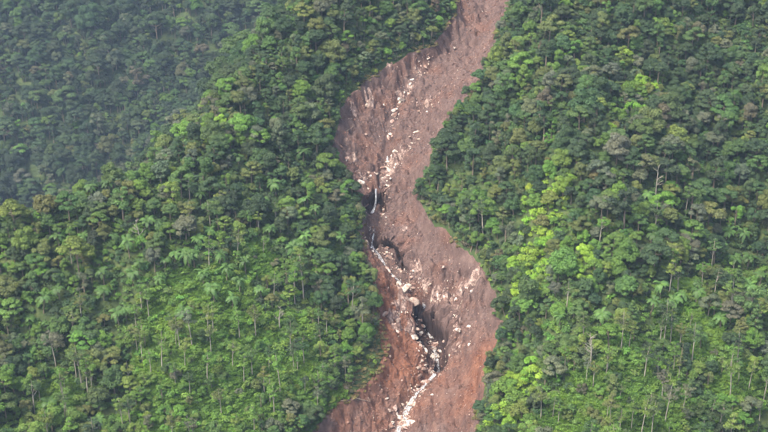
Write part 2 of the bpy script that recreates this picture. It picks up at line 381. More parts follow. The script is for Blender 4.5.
OUTCROPS = [(3.4, 464.9, 2.6), (1.5, 461.7, 2.6), (-0.4, 458.9, 2.0), (6.8, 467.0, 2.0), (7.2, 403.1, 3.0), (4.1, 391.0, 3.2), (9.5, 390.7, 2.4), (5.5, 397.7, 2.4), (21.3, 401.2, 2.6), (23.8, 395.5, 2.4), (24.6, 388.8, 2.6), (24.0, 382.5, 2.2), (18.0, 405.1, 2.4), (14.3, 409.2, 2.0), (27.4, 401.0, 2.2), (31.1, 401.5, 2.0), (-5.9, 491.8, 2.8), (-10.8, 483.7, 2.2), (6.4, 499.6, 2.2), (10.4, 506.2, 1.8), (16.9, 493.0, 2.6), (20.5, 494.5, 2.0), (13.8, 513.2, 1.8), (-12.0, 462.6, 2.2), (-8.2, 456.6, 2.0), (10.9, 417.6, 2.0), (11.9, 413.8, 2.0), (7.2, 430.2, 1.6), (1.6, 509.6, 2.0)]
MARGIN_LOGS = [(-3.6, 502.3, 6, 20), (31.9, 397.5, 5, 130), (-10.8, 356.8, 7, 30)]
BARE = [(-79.6, 387.9), (-33.5, 371.3), (91.0, 406.4), (61.1, 336.8), (122.3, 469.1)]
FRINGE = [(0.0, 378.6, 5), (-1.3, 371.6, 5), (-5.8, 363.4, 5), (-12.4, 355.4, 4)]

# ------------------------------------------------------------------ terrain: forested hillside and the landslide scar
xs = np.concatenate([np.arange(-520, -180, 8), np.arange(-180, 180, 2.0), np.arange(180, 521, 8)])
ys = np.concatenate([np.arange(90, 298, 8), np.arange(298, 640, 2.0), np.arange(640, 1130, 6)])
add('hillside', grid_mesh('hillside', xs, ys, ground, M['floor']), kind='structure')


def scar_z(x, y, sd=None):
    if sd is None: sd = scar_sd(x, y)
    ins = sstep(0.0, 2.5, -sd)
    calm = 1 - .75 * np.exp(-(channel(x, y)[0] / 1.8) ** 2)
    rug = sum(np.exp(-((x - a) ** 2 + (y - b) ** 2) / r ** 2) for a, b, r in RUG)
    d, s, i, D, W = channel(x, y)
    rill = np.abs(vnoise((x + 0.15 * y + 3 * fbm(x, y, 14, 2, 31)) / 2.6, y / 17.0, 33)) * 2
    z = carved(x, y, sd)
    z = z + ins * calm * (2.6 * fbm(x, y, 11, 3, 34) + 2.0 * fbm(x, y, 3.2, 4, 35, .6) - 1.3 * (0.6 - rill))
    z = z + ins * calm * np.clip(rug, 0, 1.3) * (5.0 * np.abs(fbm(x, y, 5, 3, 36)) + 1.8 * fbm(x, y, 2.2, 2, 37))
    return np.where(sd > 0, base(x, y) - 0.1 - 0.45 * sd, z)

def clay_f(x, y):
    c = np.zeros_like(x)
    for a, b, r, k in CLAY:
        c = c + k * np.exp(-((x - a) ** 2 + (y - b) ** 2) / r ** 2)
    return np.clip(c, 0, 1)

def wet_f(x, y):
    d, s, i, D, W = channel(x, y)
    w = np.exp(-(d / (W * .8)) ** 4) * np.clip((D - 1.2) / 3.0, 0, 1) * .8
    for H, reach, jut, lip in SCARPS:
        q, end = scarp_s(x, y, lip)
        w = np.maximum(w, end * sstep(.1, .5, q) * (1 - sstep(1.0, 3.0 + .4 * reach, q)))  # soil is also darkened below each undercut lip, fading outwards
    return np.clip(w * (0.85 + 0.8 * fbm(x, y, 4, 3, 41)), 0, 1)

def scar_mesh_z(X, Y): return scar_z(X, Y)
S_ = np.asarray(SCAR)
sx = np.arange(S_[:, 0].min() - 5, S_[:, 0].max() + 5, 0.42)
sy = np.arange(S_[:, 1].min() - 5, S_[:, 1].max() + 5, 0.42)
scar = add('landslide_scar', grid_mesh('landslide_scar', sx, sy, scar_mesh_z, M['soil'], keep=lambda X, Y: scar_sd(X, Y) < 4.0,
           attrs={'clay': clay_f, 'wet': wet_f}, smooth=False), kind='structure')

# the lips of the undercut banks lean out over the drop
def lean_out(me):
    n = len(me.vertices)
    co = np.empty(n * 3, np.float32); me.vertices.foreach_get('co', co); co = co.reshape(-1, 3).astype(float)
    x, y = co[:, 0].copy(), co[:, 1].copy()
    for H, reach, jut, lip in SCARPS:
        q, end = scarp_s(x, y, lip)
        e = .5
        f = lambda X_, Y_: (lambda r_: -r_[0] * r_[1])(seg_dist(X_, Y_, lip))
        gx, gy = f(x + e, y) - f(x - e, y), f(x, y + e) - f(x, y - e)
        l = np.maximum(np.hypot(gx, gy), .6)
        A = np.interp(seg_dist(x, y, lip)[2], range(len(lip)), jut) * (1 + 1.4 * fbm(x, y, 3.0, 2, 67)) * end * sstep(-3.5, 0.1, q) * (1 - sstep(0.1, 0.75, q))
        co[:, 0] += gx / l * A; co[:, 1] += gy / l * A
        near = end * np.exp(-(q / 3.5) ** 2)
        co[:, 2] += near * 2.2 * fbm(x, y, 1.7, 3, 68)
        co[:, 0] += near * 1.1 * fbm(x, y, 1.3, 2, 69); co[:, 1] += near * 1.1 * fbm(x, y, 1.4, 2, 70)
    me.vertices.foreach_set('co', co.astype(np.float32).ravel()); me.update()
lean_out(scar.data)

# ------------------------------------------------------------------ plant meshes
def leaf_quads(C, N, size, rng, bend=0.15):
    """one kite of four corners for each centre, facing N"""
    n = len(C)
    N = N / (np.linalg.norm(N, axis=1, keepdims=True) + 1e-9)
    a = np.cross(N, rng.normal(size=(n, 3))); a /= np.linalg.norm(a, axis=1, keepdims=True) + 1e-9
    b = np.cross(N, a)
    s = (size * rng.uniform(0.6, 1.35, n))[:, None]
    V = np.stack([C - a * s * .5, C + b * s * .32 - N * s * bend, C + a * s * .55, C - b * s * .32 - N * s * bend], 1).reshape(-1, 3)
    F = np.arange(4 * n).reshape(-1, 4)
    return V, F

def tube(pts, radii, sides=5):
    V, F = [], []
    for k, (p, r) in enumerate(zip(pts, radii)):
        p = np.asarray(p, float)
        t = np.asarray(pts[min(k + 1, len(pts) - 1)], float) - np.asarray(pts[max(k - 1, 0)], float)
        t /= np.linalg.norm(t) + 1e-9
        a = np.cross(t, (0.3, 1, 0.1)); a /= np.linalg.norm(a) + 1e-9
        b = np.cross(t, a)
        for j in range(sides):
            w = 2 * math.pi * j / sides
            V.append(p + r * (math.cos(w) * a + math.sin(w) * b))
    for k in range(len(pts) - 1):
        for j in range(sides):
            q = k * sides
            F.append([q + j, q + (j + 1) % sides, q + sides + (j + 1) % sides, q + sides + j])
    return np.array(V), F

class Parts:
    def __init__(s): s.V, s.F, s.n = [], [], 0
    def put(s, V, F):
        s.V.append(np.asarray(V)); s.F += [[int(i) + s.n for i in f] for f in F]; s.n += len(V)
    def verts(s): return np.concatenate(s.V)

def clump_leaves(rng, c, r, n, size, flat=1.0, up=0.5, hollow=0.72):
    D = rng.normal(size=(n, 3)); D[:, 2] = np.where(D[:, 2] < -0.35, -D[:, 2] * .6, D[:, 2])
    D /= np.linalg.norm(D, axis=1, keepdims=True)
    rad = r * (hollow + (1.06 - hollow) * rng.rand(n) ** 0.6)[:, None]
    lump = 1 + 0.22 * np.sin(D[:, :1] * 7 + c[0]) * np.cos(D[:, 1:2] * 6 + c[1])
    P = c + D * rad * lump * np.array([1, 1, flat])
    N = D + np.array([0, 0, up]) + rng.normal(scale=0.42, size=(n, 3))
    return leaf_quads(P, N, size, rng)

def tree_mesh(seed, H, R, style, pale=False):
    """tapered trunk with limbs, and a crown of leaf sprays gathered in clumps"""
    rng = np.random.RandomState(seed)
    tr, cr = Parts(), Parts()
    lean = rng.normal(scale=0.035 * H, size=2)
    cz = {'dome': .48, 'spread': .62, 'upright': .58, 'ragged': .66, 'slender': .82, 'low': .5, 'cone': .5}[style] * H
    top = np.array([lean[0], lean[1], H * (.8 if style != 'slender' else .88)])
    base_r = {'slender': .16, 'low': .14}.get(style, .24) * (H / 13) ** .5
    pts = [np.array([0, 0, -1.2]), np.array([lean[0] * .1, lean[1] * .1, H * .2]), np.array([lean[0] * .55, lean[1] * .3, H * .5]), top]
    tr.put(*tube(pts, [base_r * 1.25, base_r, base_r * .75, base_r * .25], 6))
    clumps = []
    if style == 'dome':
        rz = H - cz
        for k in range(rng.randint(22, 30)):
            d = rng.normal(size=3); d[2] = abs(d[2]) * 1.0 - .25; d /= np.linalg.norm(d)
            q = rng.uniform(.5, .8)
            clumps.append((np.array([lean[0], lean[1], cz]) + d * q * np.array([R, R, rz]), R * rng.uniform(.24, .38), .8))
        clumps.append((np.array([lean[0], lean[1], cz + rz * .3]), R * .55, .8))
    elif style == 'spread':
        for k in range(rng.randint(18, 25)):
            a, q = rng.uniform(0, 6.28), math.sqrt(rng.uniform(0.02, 1))
            z = cz + (H - cz) * .8 * (1 - q * q) + rng.normal(scale=.35)
            clumps.append((np.array([lean[0] + R * .82 * q * math.cos(a), lean[1] + R * .82 * q * math.sin(a), z]), R * rng.uniform(.2, .36), .5))
    elif style == 'upright':
        for k in range(rng.randint(14, 19)):
            t = rng.rand(); a = rng.uniform(0, 6.28)
            q = R * .68 * math.sqrt(max(0.05, 1 - (2 * t - .8) ** 2 / 1.6))
            clumps.append((np.array([lean[0] + q * math.cos(a), lean[1] + q * math.sin(a), H * .24 + t * H * .68]), R * rng.uniform(.28, .46), .9))
    elif style == 'ragged':
        for k in range(rng.randint(13, 17)):
            a, q, t = rng.uniform(0, 6.28), rng.uniform(.2, 1), rng.rand()
            clumps.append((np.array([lean[0] + R * q * (1 - .45 * t) * math.cos(a), lean[1] + R * q * (1 - .45 * t) * math.sin(a), H * .36 + t * H * .58]), R * rng.uniform(.22, .36), .65))
    elif style == 'slender':
        for k in range(rng.randint(12, 17)):
            a, q, t = rng.uniform(0, 6.28), rng.uniform(.1, .95), rng.rand()
            clumps.append((np.array([lean[0] + R * q * math.cos(a), lean[1] + R * q * math.sin(a), H * .56 + t * H * .4 * (1 - .55 * q)]), R * rng.uniform(.24, .38), .55))
    elif style == 'low':
        for k in range(rng.randint(9, 13)):
            a, q = rng.uniform(0, 6.28), math.sqrt(rng.rand())
            clumps.append((np.array([R * .75 * q * math.cos(a), R * .75 * q * math.sin(a), H * (.3 + .5 * (1 - q * q) + rng.normal(scale=.05))]), R * rng.uniform(.26, .42), .75))
    elif style == 'cone':
        for k in range(26):
            t = (k + rng.rand()) / 26; a = k * 2.4
            q = R * (1 - t) ** .8 * .75
            clumps.append((np.array([q * math.cos(a), q * math.sin(a), H * (.18 + .78 * t)]), R * (.16 + .26 * (1 - t)), .55))
    big = sorted(range(len(clumps)), key=lambda k: -np.hypot(*(clumps[k][0][:2])))
    for k in big[:9 if style == 'slender' else 7]:
        c = clumps[k][0]
        s = pts[2] + (top - pts[2]) * rng.uniform(0, .7)
        if c[2] < s[2] + .2: s = pts[1] + (pts[2] - pts[1]) * rng.uniform(.6, 1)
        mid = (s + c) / 2 + np.array([0, 0, -.25])
        tr.put(*tube([s, mid, c], [base_r * .42, base_r * .28, base_r * .12], 4))
    per = {'slender': 115, 'ragged': 190, 'low': 200, 'cone': 150}.get(style, 270)
    size = {'slender': .42, 'low': .38}.get(style, .46)
    leafv = []
    for c, r, flat in clumps:
        n = int(per * min(1.9, max(.55, (r / 1.2) ** 1.6)))
        V, F = clump_leaves(rng, c, r, n, size, flat, hollow=.55 if style in ('slender', 'ragged') else .7)
        cr.put(V, F)
        leafv.append(np.clip(rng.normal(.42 + .22 * (rng.rand() - .5), .17, n), 0, 1))
    return tr, cr, np.concatenate(leafv)

def tree_set(name, seed, H, R, style, pale=False):
    tr, cr, lv = tree_mesh(seed, H, R, style)
    bark = M['pale_bark'] if pale else M['bark']
    t = make_mesh(name + '_trunk', tr.verts(), tr.F, [bark], smooth=True)
    c = make_mesh(name + '_crown', cr.verts(), cr.F, [M['leaf']], attrs={'leafv': ('FACE', lv)})
    whole = make_mesh(name + '_whole', np.concatenate([tr.verts(), cr.verts()]), tr.F + [[i + tr.n for i in f] for f in cr.F], [bark, M['leaf']],
                      midx=[0] * len(tr.F) + [1] * len(cr.F), attrs={'leafv': ('FACE', np.concatenate([np.full(len(tr.F), .4), lv]))})
    return {'trunk': t, 'crown': c, 'whole': whole, 'H': H, 'R': R, 'style': style}

def frond_mesh(seed, L):
    rng = np.random.RandomState(seed)
    V, F = [], []
    n = 15
    def at(t): return np.array([L * t * (1 - .12 * t), 0, L * (.42 * t - .62 * t * t)])
    for k in range(n):
        t0, t1 = k / n, (k + 1) / n
        w = .04 * L * (1 - t0) + .01
        a, b = at(t0), at(t1)
        q = len(V)
        V += [a + (0, -w * .35, 0), a + (0, w * .35, 0), b + (0, w * .3, 0), b + (0, -w * .3, 0)]; F.append([q, q + 1, q + 2, q + 3])
        l = L * .2 * math.sin(math.pi * (0.12 + .86 * t0)) * rng.uniform(.85, 1.15)
        for s in (-1, 1):
            q = len(V)
            V += [a, a + (l * .45, s * l, -.25 * l), a + (b - a) * .5 + (l * .45, s * l * .9, -.25 * l), a + (b - a) * .72]
            F.append([q, q + 1, q + 2, q + 3])
    return np.array(V), F

# species: each one is built once and then copied
KINDS = {
    'broadleaf_tree': [tree_set('dome', 11 + k, H, R, 'dome') for k, (H, R) in enumerate([(10.5, 3.9), (9.5, 3.4), (12, 4.5), (9, 3.3)])]
                    + [tree_set('spread', 31 + k, H, R, 'spread') for k, (H, R) in enumerate([(11, 4.6), (10, 3.8), (12.5, 5.0)])]
                    + [tree_set('upright', 51 + k, H, R, 'upright') for k, (H, R) in enumerate([(12, 2.9), (14, 3.2)])]
                    + [tree_set('ragged', 71 + k, H, R, 'ragged') for k, (H, R) in enumerate([(12.5, 3.7), (11, 3.2)])],
    'slender_tree': [tree_set('slender', 91 + k, H, R, 'slender', True) for k, (H, R) in enumerate([(17, 2.9), (15, 2.5), (19, 3.1), (14, 2.7)])],
    'low_tree': [tree_set('low', 111 + k, H, R, 'low') for k, (H, R) in enumerate([(5.5, 2.6), (4.5, 2.2), (6.5, 2.8)])],
    'conical_tree': [tree_set('cone', 131, 13, 3.0, 'cone')],
}

# ------------------------------------------------------------------ where the plants stand

def blob(x, y, Z, grow=1.0):
    v = np.zeros(np.shape(x))
    for z in Z: v = np.maximum(v, np.exp(-((x - z[0]) ** 2 + (y - z[1]) ** 2) / (z[2] * grow) ** 2))
    return v

def scatter(x0, x1, y0, y1, cell, seed):
    r = np.random.RandomState(seed)
    X, Y = np.meshgrid(np.arange(x0, x1, cell), np.arange(y0, y1, cell))
    X = X + (np.arange(X.shape[0]) % 2)[:, None] * cell / 2
    return (X + r.uniform(-.42, .42, X.shape) * cell).ravel(), (Y + r.uniform(-.42, .42, Y.shape) * cell).ravel()

def cull(x, y, hgt, mu=1.12, mv=1.15):
    z = base(x, y)
    u, v, w = view_uv(np.column_stack([x, y, z + hgt * .5]))
    k = (np.abs(u) < mu) & (np.abs(v) < mv) & (w > 100)
    k[k] &= in_sight(np.column_stack([x, y, z + hgt])[k], 1.0)
    return k

PAL = {'deep': (.042, .070, .032), 'dark': (.054, .094, .038), 'mid': (.078, .132, .040), 'olive': (.118, .140, .046), 'fresh': (.108, .190, .038),
       'lime': (.195, .305, .04), 'grey': (.112, .130, .080), 'brown': (.105, .100, .064), 'yellow': (.145, .20, .044)}
CWORD = {'deep': 'blackish-green', 'dark': 'dark-green', 'mid': 'mid-green', 'olive': 'olive', 'fresh': 'fresh-green', 'lime': 'lime-green', 'grey': 'greyish-green', 'brown': 'brownish', 'yellow': 'yellowish-green'}

def beyond(x, y):
    d, s, i = seg_dist(np.array([x]), np.array([y]), [c[:2] for c in CREST])
    return bool(d[0] * s[0] > 30)

def pick_tint(x, y, rng, young, lime, far=False):
    """leaf colour: species patches by noise and zone, with shade painted in far off and far right"""
    if young < .3 and ((x < -4 and y < 402) or (x > 45 and y < 385)) and rng.rand() < .6: young = .4
    tone = float(vnoise(x / 28, y / 28, 61)) * 1.2  # random patches: fresher greens where high, deeper greens where low
    if rng.rand() < lime * 1.1: c = ('lime', 'yellow', 'fresh')[rng.choice(3, p=[.62, .23, .15])]
    else:
        w = {'deep': .16, 'dark': .27, 'mid': .24, 'olive': .12, 'fresh': .10, 'grey': .13, 'brown': .02, 'yellow': .02}
        if young > .3: w.update(deep=.02, dark=.07, mid=.25, olive=.15, fresh=.34, grey=.09, yellow=.15, brown=.01)
        if far: w.update(fresh=.04, deep=.34, dark=.34, mid=.16, olive=.05, grey=.08, yellow=.0)  # far hillside: mature forest, with cloud shadow put into the darker mix
        if x > 108 and y > 390: w.update(deep=.34, dark=.34, fresh=.03, yellow=.0)  # far right slope: its shade is painted in as darker leaf colours
        if tone > .12 and not far: w['fresh'] += .12; w['olive'] += .1; w['yellow'] += .03
        if tone < -.12: w['deep'] += .2
        ks = list(w); p = np.array([w[k] for k in ks]); c = ks[rng.choice(len(ks), p=p / p.sum())]
    t = np.array(PAL[c]) * rng.uniform(.85, 1.2) * (.82 if far else 1) * (1 + rng.normal(scale=.06, size=3))  # far trees dimmed once more, part of the painted cloud shadow
    return c, t

rng = np.random.RandomState(5)
trees = []          # dict(kind, variant, x, y, z, rot, scale, tint, cname)
def plant(kind, var, x, y, sc, young=0., lime=0., tint=None, cname=None, far=False):
    if tint is None: cname, tint = pick_tint(x, y, rng, young, lime, far)
    trees.append(dict(kind=kind, var=var, x=x, y=y, sc=sc, rot=rng.uniform(0, 6.28), tint=tint, cname=cname))

X, Y = scatter(-340, 340, 300, 1120, 3.35, 3)
k = cull(X, Y, 11.0)
X, Y = X[k], Y[k]
SD, YO, LI = scar_sd(X, Y), blob(X, Y, MEADOW), blob(X, Y, LIME)
YO2 = blob(X, Y, MEADOW, 1.5)
DENS = fbm(X, Y, 20, 3, 77)
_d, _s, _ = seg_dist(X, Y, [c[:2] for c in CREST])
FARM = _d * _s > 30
TONEM = fbm(X, Y, 28, 2, 61)
r9 = np.random.RandomState(19)
FERNS = FERNS + [(r9.uniform(-112, -22), r9.uniform(362, 450)) for k in range(28)] + [(r9.uniform(80, 125), r9.uniform(372, 440)) for k in range(12)]
FERNS = [f for f in FERNS if scar_sd(np.array([f[0]]), np.array([f[1]]))[0] > 4]
NEARF = np.zeros(len(X), bool)
for f in FERNS: NEARF |= (np.abs(X - f[0]) < 2.8) & (Y - f[1] < 2.5) & (Y - f[1] > -6.0)
for x, y, sd, yo, yo2, li, dn, far_, tone_, nf_ in zip(X, Y, SD, YO, YO2, LI, DENS, FARM, TONEM, NEARF):
    if nf_ or (sd < 5.5 and blob(x, y, FRINGE) > .35 and rng.rand() < .85): continue
    right_occl = x > 20 and (y > 447 or y < 388)
    if sd < (4.2 if right_occl else 2.6): continue
    r_ = rng.rand()
    if yo > .35:
        if r_ < .22: plant('slender_tree', rng.randint(4), x, y, rng.uniform(.5, .9), yo)
        elif r_ < .44: plant('low_tree', rng.randint(3), x, y, rng.uniform(.45, 1.0), yo)
        elif r_ < .50: plant('broadleaf_tree', rng.randint(7, 11), x, y, rng.uniform(.4, .65), yo)
    elif yo2 > .30:
        if r_ < .27: plant('slender_tree', rng.randint(4), x, y, rng.uniform(.6, .95), yo2)
        elif r_ < .52: plant('low_tree', rng.randint(3), x, y, rng.uniform(.7, 1.2), yo2)
        elif r_ < .85: plant('broadleaf_tree', rng.randint(11), x, y, rng.uniform(.45, .75), yo2)
    elif li > .35:
        if r_ < .6: plant('low_tree', rng.randint(3), x, y, rng.uniform(.8, 1.4), 0, li)
        elif r_ < .92: plant('broadleaf_tree', rng.randint(4), x, y, rng.uniform(.5, .8), 0, li)
    else:
        edge = sd < 7
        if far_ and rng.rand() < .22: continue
        if dn < -.28 and r_ < .6: continue
        if r_ < .04 and y < 415: plant('slender_tree', rng.randint(4), x, y, rng.uniform(.75, 1.05), .2)
        elif r_ < .22: plant('low_tree', rng.randint(3), x, y, rng.uniform(.6, 1.1), .2)
        elif r_ < .96:
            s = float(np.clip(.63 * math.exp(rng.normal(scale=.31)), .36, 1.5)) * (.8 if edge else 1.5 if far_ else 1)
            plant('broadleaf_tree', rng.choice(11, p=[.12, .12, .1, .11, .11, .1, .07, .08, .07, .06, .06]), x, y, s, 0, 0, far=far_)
Sc = np.asarray(SCAR)
ep = []
for j in range(len(Sc)):
    a_, b_ = Sc[j], Sc[(j + 1) % len(Sc)]
    e_ = b_ - a_; l_ = np.hypot(*e_); nrm_ = np.array([e_[1], -e_[0]]) / l_
    for q in range(int(l_ / 1.7)):
        for row in (0, 1): ep.append(a_ + e_ * rng.rand() + nrm_ * (rng.uniform(.8, 4.0) + row * 3.0))
ep = np.array(ep)
ok = (scar_sd(ep[:, 0], ep[:, 1]) > np.where((ep[:, 0] > 20) & ((ep[:, 1] > 447) | (ep[:, 1] < 388)), 1.8, 1.0)) & cull(ep[:, 0], ep[:, 1], 10.0) & (blob(ep[:, 0], ep[:, 1], FRINGE) < .35)
for p_ in ep[ok]:
    if rng.rand() < .4: plant('low_tree', rng.randint(3), p_[0], p_[1], rng.uniform(.45, 1.0), .2)
    else: plant('broadleaf_tree', rng.randint(11), p_[0], p_[1], rng.uniform(.4, .7), 0)
    trees[-1]['tilt'] = (rng.normal(scale=.14), rng.normal(scale=.14))
for cx_, cy_, cs_ in CONES: plant('conical_tree', 0, cx_, cy_, cs_, tint=np.array(PAL['mid']), cname='mid')

TX, TY = np.array([t['x'] for t in trees]), np.array([t['y'] for t in trees])
TZ = base(TX, TY)
TH = np.array([KINDS[t['kind']][t['var']]['H'] * t['sc'] for t in trees])
TR = np.array([KINDS[t['kind']][t['var']]['R'] * t['sc'] for t in trees])
U, V_, W_ = view_uv(np.column_stack([TX, TY, TZ + TH * .75]))
SEEN = in_sight(np.column_stack([TX, TY, TZ + TH * .8]), .5) & (np.abs(U) < .99) & (np.abs(V_) < .98)
SIZE = np.where(SEEN, TR * TH ** .5 / W_, 0)
TSD = scar_sd(TX, TY)
CD, CS, _ = seg_dist(TX, TY, [c[:2] for c in CREST])

# ------------------------------------------------------------------ words for where a thing stands
def whereabouts(x, y, u, v, sd, cd):
    px, py = (u + 1) * 384, (1 - v) * 216        # the place in the picture, for wording only
    if beyond(x, y): return ('low' if py > 110 else 'midway' if py > 55 else 'high') + ' on the hazy far hillside' + (', left' if px < 90 else ', middle' if px < 180 else ', right')
    lev = ('near the top of' if py < 70 else 'high along' if py < 150 else 'waterfall-level on' if py < 235 else 'cave-level on' if py < 330 else 'low along')
    side = 'left' if px < 415 + (0 if py > 200 else (200 - py) * .35) else 'right'
    if sd < 7.5: return f"{lev} the scar's {side} edge"
    if side == 'left':
        if cd < 13: return 'on the left ridge crest, ' + ('outer end' if px < 90 else 'middle' if px < 190 else 'upper end')
        row = 'high' if py < 215 else 'midway' if py < 290 else 'low' if py < 360 else 'at the foot'
        col = 'outer left slope' if px < 110 else 'left slope' if px < 220 else 'left slope near the scar'
    else:
        row = 'at the top' if py < 60 else 'high' if py < 140 else 'midway' if py < 230 else 'low' if py < 320 else 'at the foot'
        col = 'right slope near the scar' if px < 540 else 'right spur' if px < 640 else 'right hollow' if px < 710 else 'far right slope'
    return f"{row} {'of' if row.startswith('at') else 'on'} the {col}"

ORD = ['', 'second', 'third', 'fourth', 'fifth', 'sixth', 'seventh', 'eighth', 'ninth', 'tenth', 'eleventh', 'twelfth']
def unique_labels(items):
    """items: (object, label stem, u, v): look-alikes in one place are told apart by their order across the picture"""
    by = {}
    for it in items: by.setdefault(it[1], []).append(it)
    for lab, L in by.items():
        L.sort(key=lambda it: it[2])
        for k, it in enumerate(L):
            n = len(L)
            if n == 1: s = lab
            elif k == 0: s = lab + ', leftmost'
            elif k == n - 1: s = lab + ', rightmost'
            elif k < 6 and k <= n // 2 or n - 1 - k > 11: s = lab + f', {ORD[min(k, 11)]} from left'
            else: s = lab + f', {ORD[min(n - 1 - k, 11)]} from right'
            it[0]['label'] = s

SHAPE = {'dome': 'round-crowned', 'spread': 'spreading', 'upright': 'narrow upright', 'ragged': 'ragged open-crowned'}
GROUP = {'broadleaf_tree': 'broadleaf trees of the mountain forest', 'slender_tree': 'slender pale-trunked trees on the lower slopes', 'low_tree': 'low bushy trees', 'conical_tree': 'conical trees'}
LIMIT = {'broadleaf_tree': 300, 'slender_tree': 200, 'low_tree': 260, 'conical_tree': 3}
single = np.zeros(len(trees), bool)
lab_items = []
for kd in KINDS:
    ids = [i for i, t in enumerate(trees) if t['kind'] == kd and SIZE[i] > 0]
    ids.sort(key=lambda i: -SIZE[i])
    for i in ids[:LIMIT[kd]]:
        t = trees[i]; single[i] = True
        v = KINDS[kd][t['var']]
        root = bpy.data.objects.new(kd, None); COL.objects.link(root)
        root.location, root.rotation_euler, root.scale = (t['x'], t['y'], TZ[i]), t.get('tilt', (0, 0)) + (t['rot'],), (t['sc'],) * 3
        root.empty_display_size = .5
        root['category'], root['group'] = 'tree', GROUP[kd]
        for part in ('trunk', 'crown'):
            o = bpy.data.objects.new(part, v[part]); COL.objects.link(o); o.parent = root
            if part == 'crown': o['tint'] = [float(a) for a in t['tint']]
        cw = CWORD[t['cname']]
        wh = whereabouts(t['x'], t['y'], U[i], V_[i], TSD[i], CD[i])
        st = {'broadleaf_tree': f"{cw} {SHAPE.get(v['style'], '')} tree", 'slender_tree': f"slender {cw} tree", 'low_tree': f"bushy {cw} tree", 'conical_tree': f"conical {cw} tree"}[kd]
        lab_items.append((root, st + ' ' + wh, U[i], V_[i]))
unique_labels(lab_items)

# ------------------------------------------------------------------ dead trees standing bare in the forest
def bare_tree(seed, H):
    r = np.random.RandomState(seed)
    tr, br = Parts(), Parts()
    pts = [np.array([0, 0, -1.]), np.array([r.normal(scale=.2), r.normal(scale=.2), H * .45]), np.array([r.normal(scale=.5), r.normal(scale=.5), H])]
    tr.put(*tube(pts, [.22, .16, .05], 6))
    for k in range(13):
        f = r.uniform(.4, .95); p = pts[1] + (pts[2] - pts[1]) * (f - .45) / .55 if f > .45 else pts[1] * f / .45
        a = r.uniform(0, 6.28); l = H * .24 * (1.25 - f) * r.uniform(.7, 1.3)
        e = p + np.array([math.cos(a) * l, math.sin(a) * l, l * r.uniform(.4, .9)])
        br.put(*tube([p, (p + e) / 2 + (0, 0, -.1), e], [.08, .06, .03], 4))
        for q in range(2):
            b = a + r.normal(scale=.8); g = p + (e - p) * r.uniform(.4, .9)
            br.put(*tube([g, g + np.array([math.cos(b), math.sin(b), .8]) * l * .4], [.045, .02], 4))
    return make_mesh('bare_trunk', tr.verts(), tr.F, [M['pale_bark']], smooth=True), make_mesh('bare_branches', br.verts(), br.F, [M['pale_bark']], smooth=True)
BT = [bare_tree(150, 12), bare_tree(151, 10), bare_tree(152, 13.5)]
items = []
rb_ = np.random.RandomState(77)
for x, y in BARE:
    root = bpy.data.objects.new('bare_tree', None); COL.objects.link(root)
    z = float(base(np.array([x]), np.array([y]))[0]); s = rb_.uniform(.8, 1.1)
    root.location, root.rotation_euler, root.scale = (x, y, z), (0, 0, rb_.uniform(0, 6.28)), (s, s, s)
    root['category'], root['group'] = 'tree', 'dead trees standing in the forest'
    for nm, me in zip(('trunk', 'branches'), BT[rb_.randint(3)]):
        o = bpy.data.objects.new(nm, me); COL.objects.link(o); o.parent = root
    u, v, _ = view_uv(np.array([[x, y, z + 8]]))
    sd_ = float(scar_sd(np.array([x]), np.array([y]))[0]); cd_ = float(seg_dist(np.array([x]), np.array([y]), [c[:2] for c in CREST])[0][0])
    items.append((root, 'bare grey dead tree ' + whereabouts(x, y, u[0], v[0], sd_, cd_), u[0], v[0]))
unique_labels(items)

# ------------------------------------------------------------------ masses nobody could count: geometry-node scatters
def scatter_object(name, sources, P, idx, rot, scl, tint):
    """one object whose points carry instances of the source meshes"""
    src = bpy.data.collections.new(name + '_sources')
    for k, me in enumerate(sources):
        src.objects.link(bpy.data.objects.new(f'{name}_{k:02d}', me))
    me = bpy.data.meshes.new(name)
    me.vertices.add(len(P)); me.vertices.foreach_set('co', np.asarray(P, np.float32).ravel())
    a = me.attributes.new('idx', 'INT', 'POINT'); a.data.foreach_set('value', np.asarray(idx, np.int32))
    a = me.attributes.new('scl', 'FLOAT', 'POINT'); a.data.foreach_set('value', np.asarray(scl, np.float32))
    a = me.attributes.new('rot', 'FLOAT_VECTOR', 'POINT'); a.data.foreach_set('vector', np.asarray(rot, np.float32).ravel())
    a = me.attributes.new('tint', 'FLOAT_VECTOR', 'POINT'); a.data.foreach_set('vector', np.asarray(tint, np.float32).ravel())
    o = add(name, me, kind='stuff')
    ng = bpy.data.node_groups.new(name + '_nodes', 'GeometryNodeTree')
    ng.interface.new_socket('Geometry', in_out='INPUT', socket_type='NodeSocketGeometry')
    ng.interface.new_socket('Geometry', in_out='OUTPUT', socket_type='NodeSocketGeometry')
    gi, go = ng.nodes.new('NodeGroupInput'), ng.nodes.new('NodeGroupOutput')
    ci = ng.nodes.new('GeometryNodeCollectionInfo'); ci.inputs['Collection'].default_value = src
    ci.inputs['Separate Children'].default_value = True; ci.inputs['Reset Children'].default_value = True
    ip = ng.nodes.new('GeometryNodeInstanceOnPoints'); ip.inputs['Pick Instance'].default_value = True
    def attr(n, t):
        q = ng.nodes.new('GeometryNodeInputNamedAttribute'); q.data_type = t; q.inputs['Name'].default_value = n
        return q.outputs['Attribute']
    L = ng.links.new
    L(gi.outputs[0], ip.inputs['Points']); L(ci.outputs[0], ip.inputs['Instance'])
    L(attr('idx', 'INT'), ip.inputs['Instance Index']); L(attr('rot', 'FLOAT_VECTOR'), ip.inputs['Rotation']); L(attr('scl', 'FLOAT'), ip.inputs['Scale'])
    L(ip.outputs[0], go.inputs[0])
    md = o.modifiers.new('scatter', 'NODES'); md.node_group = ng
    return o

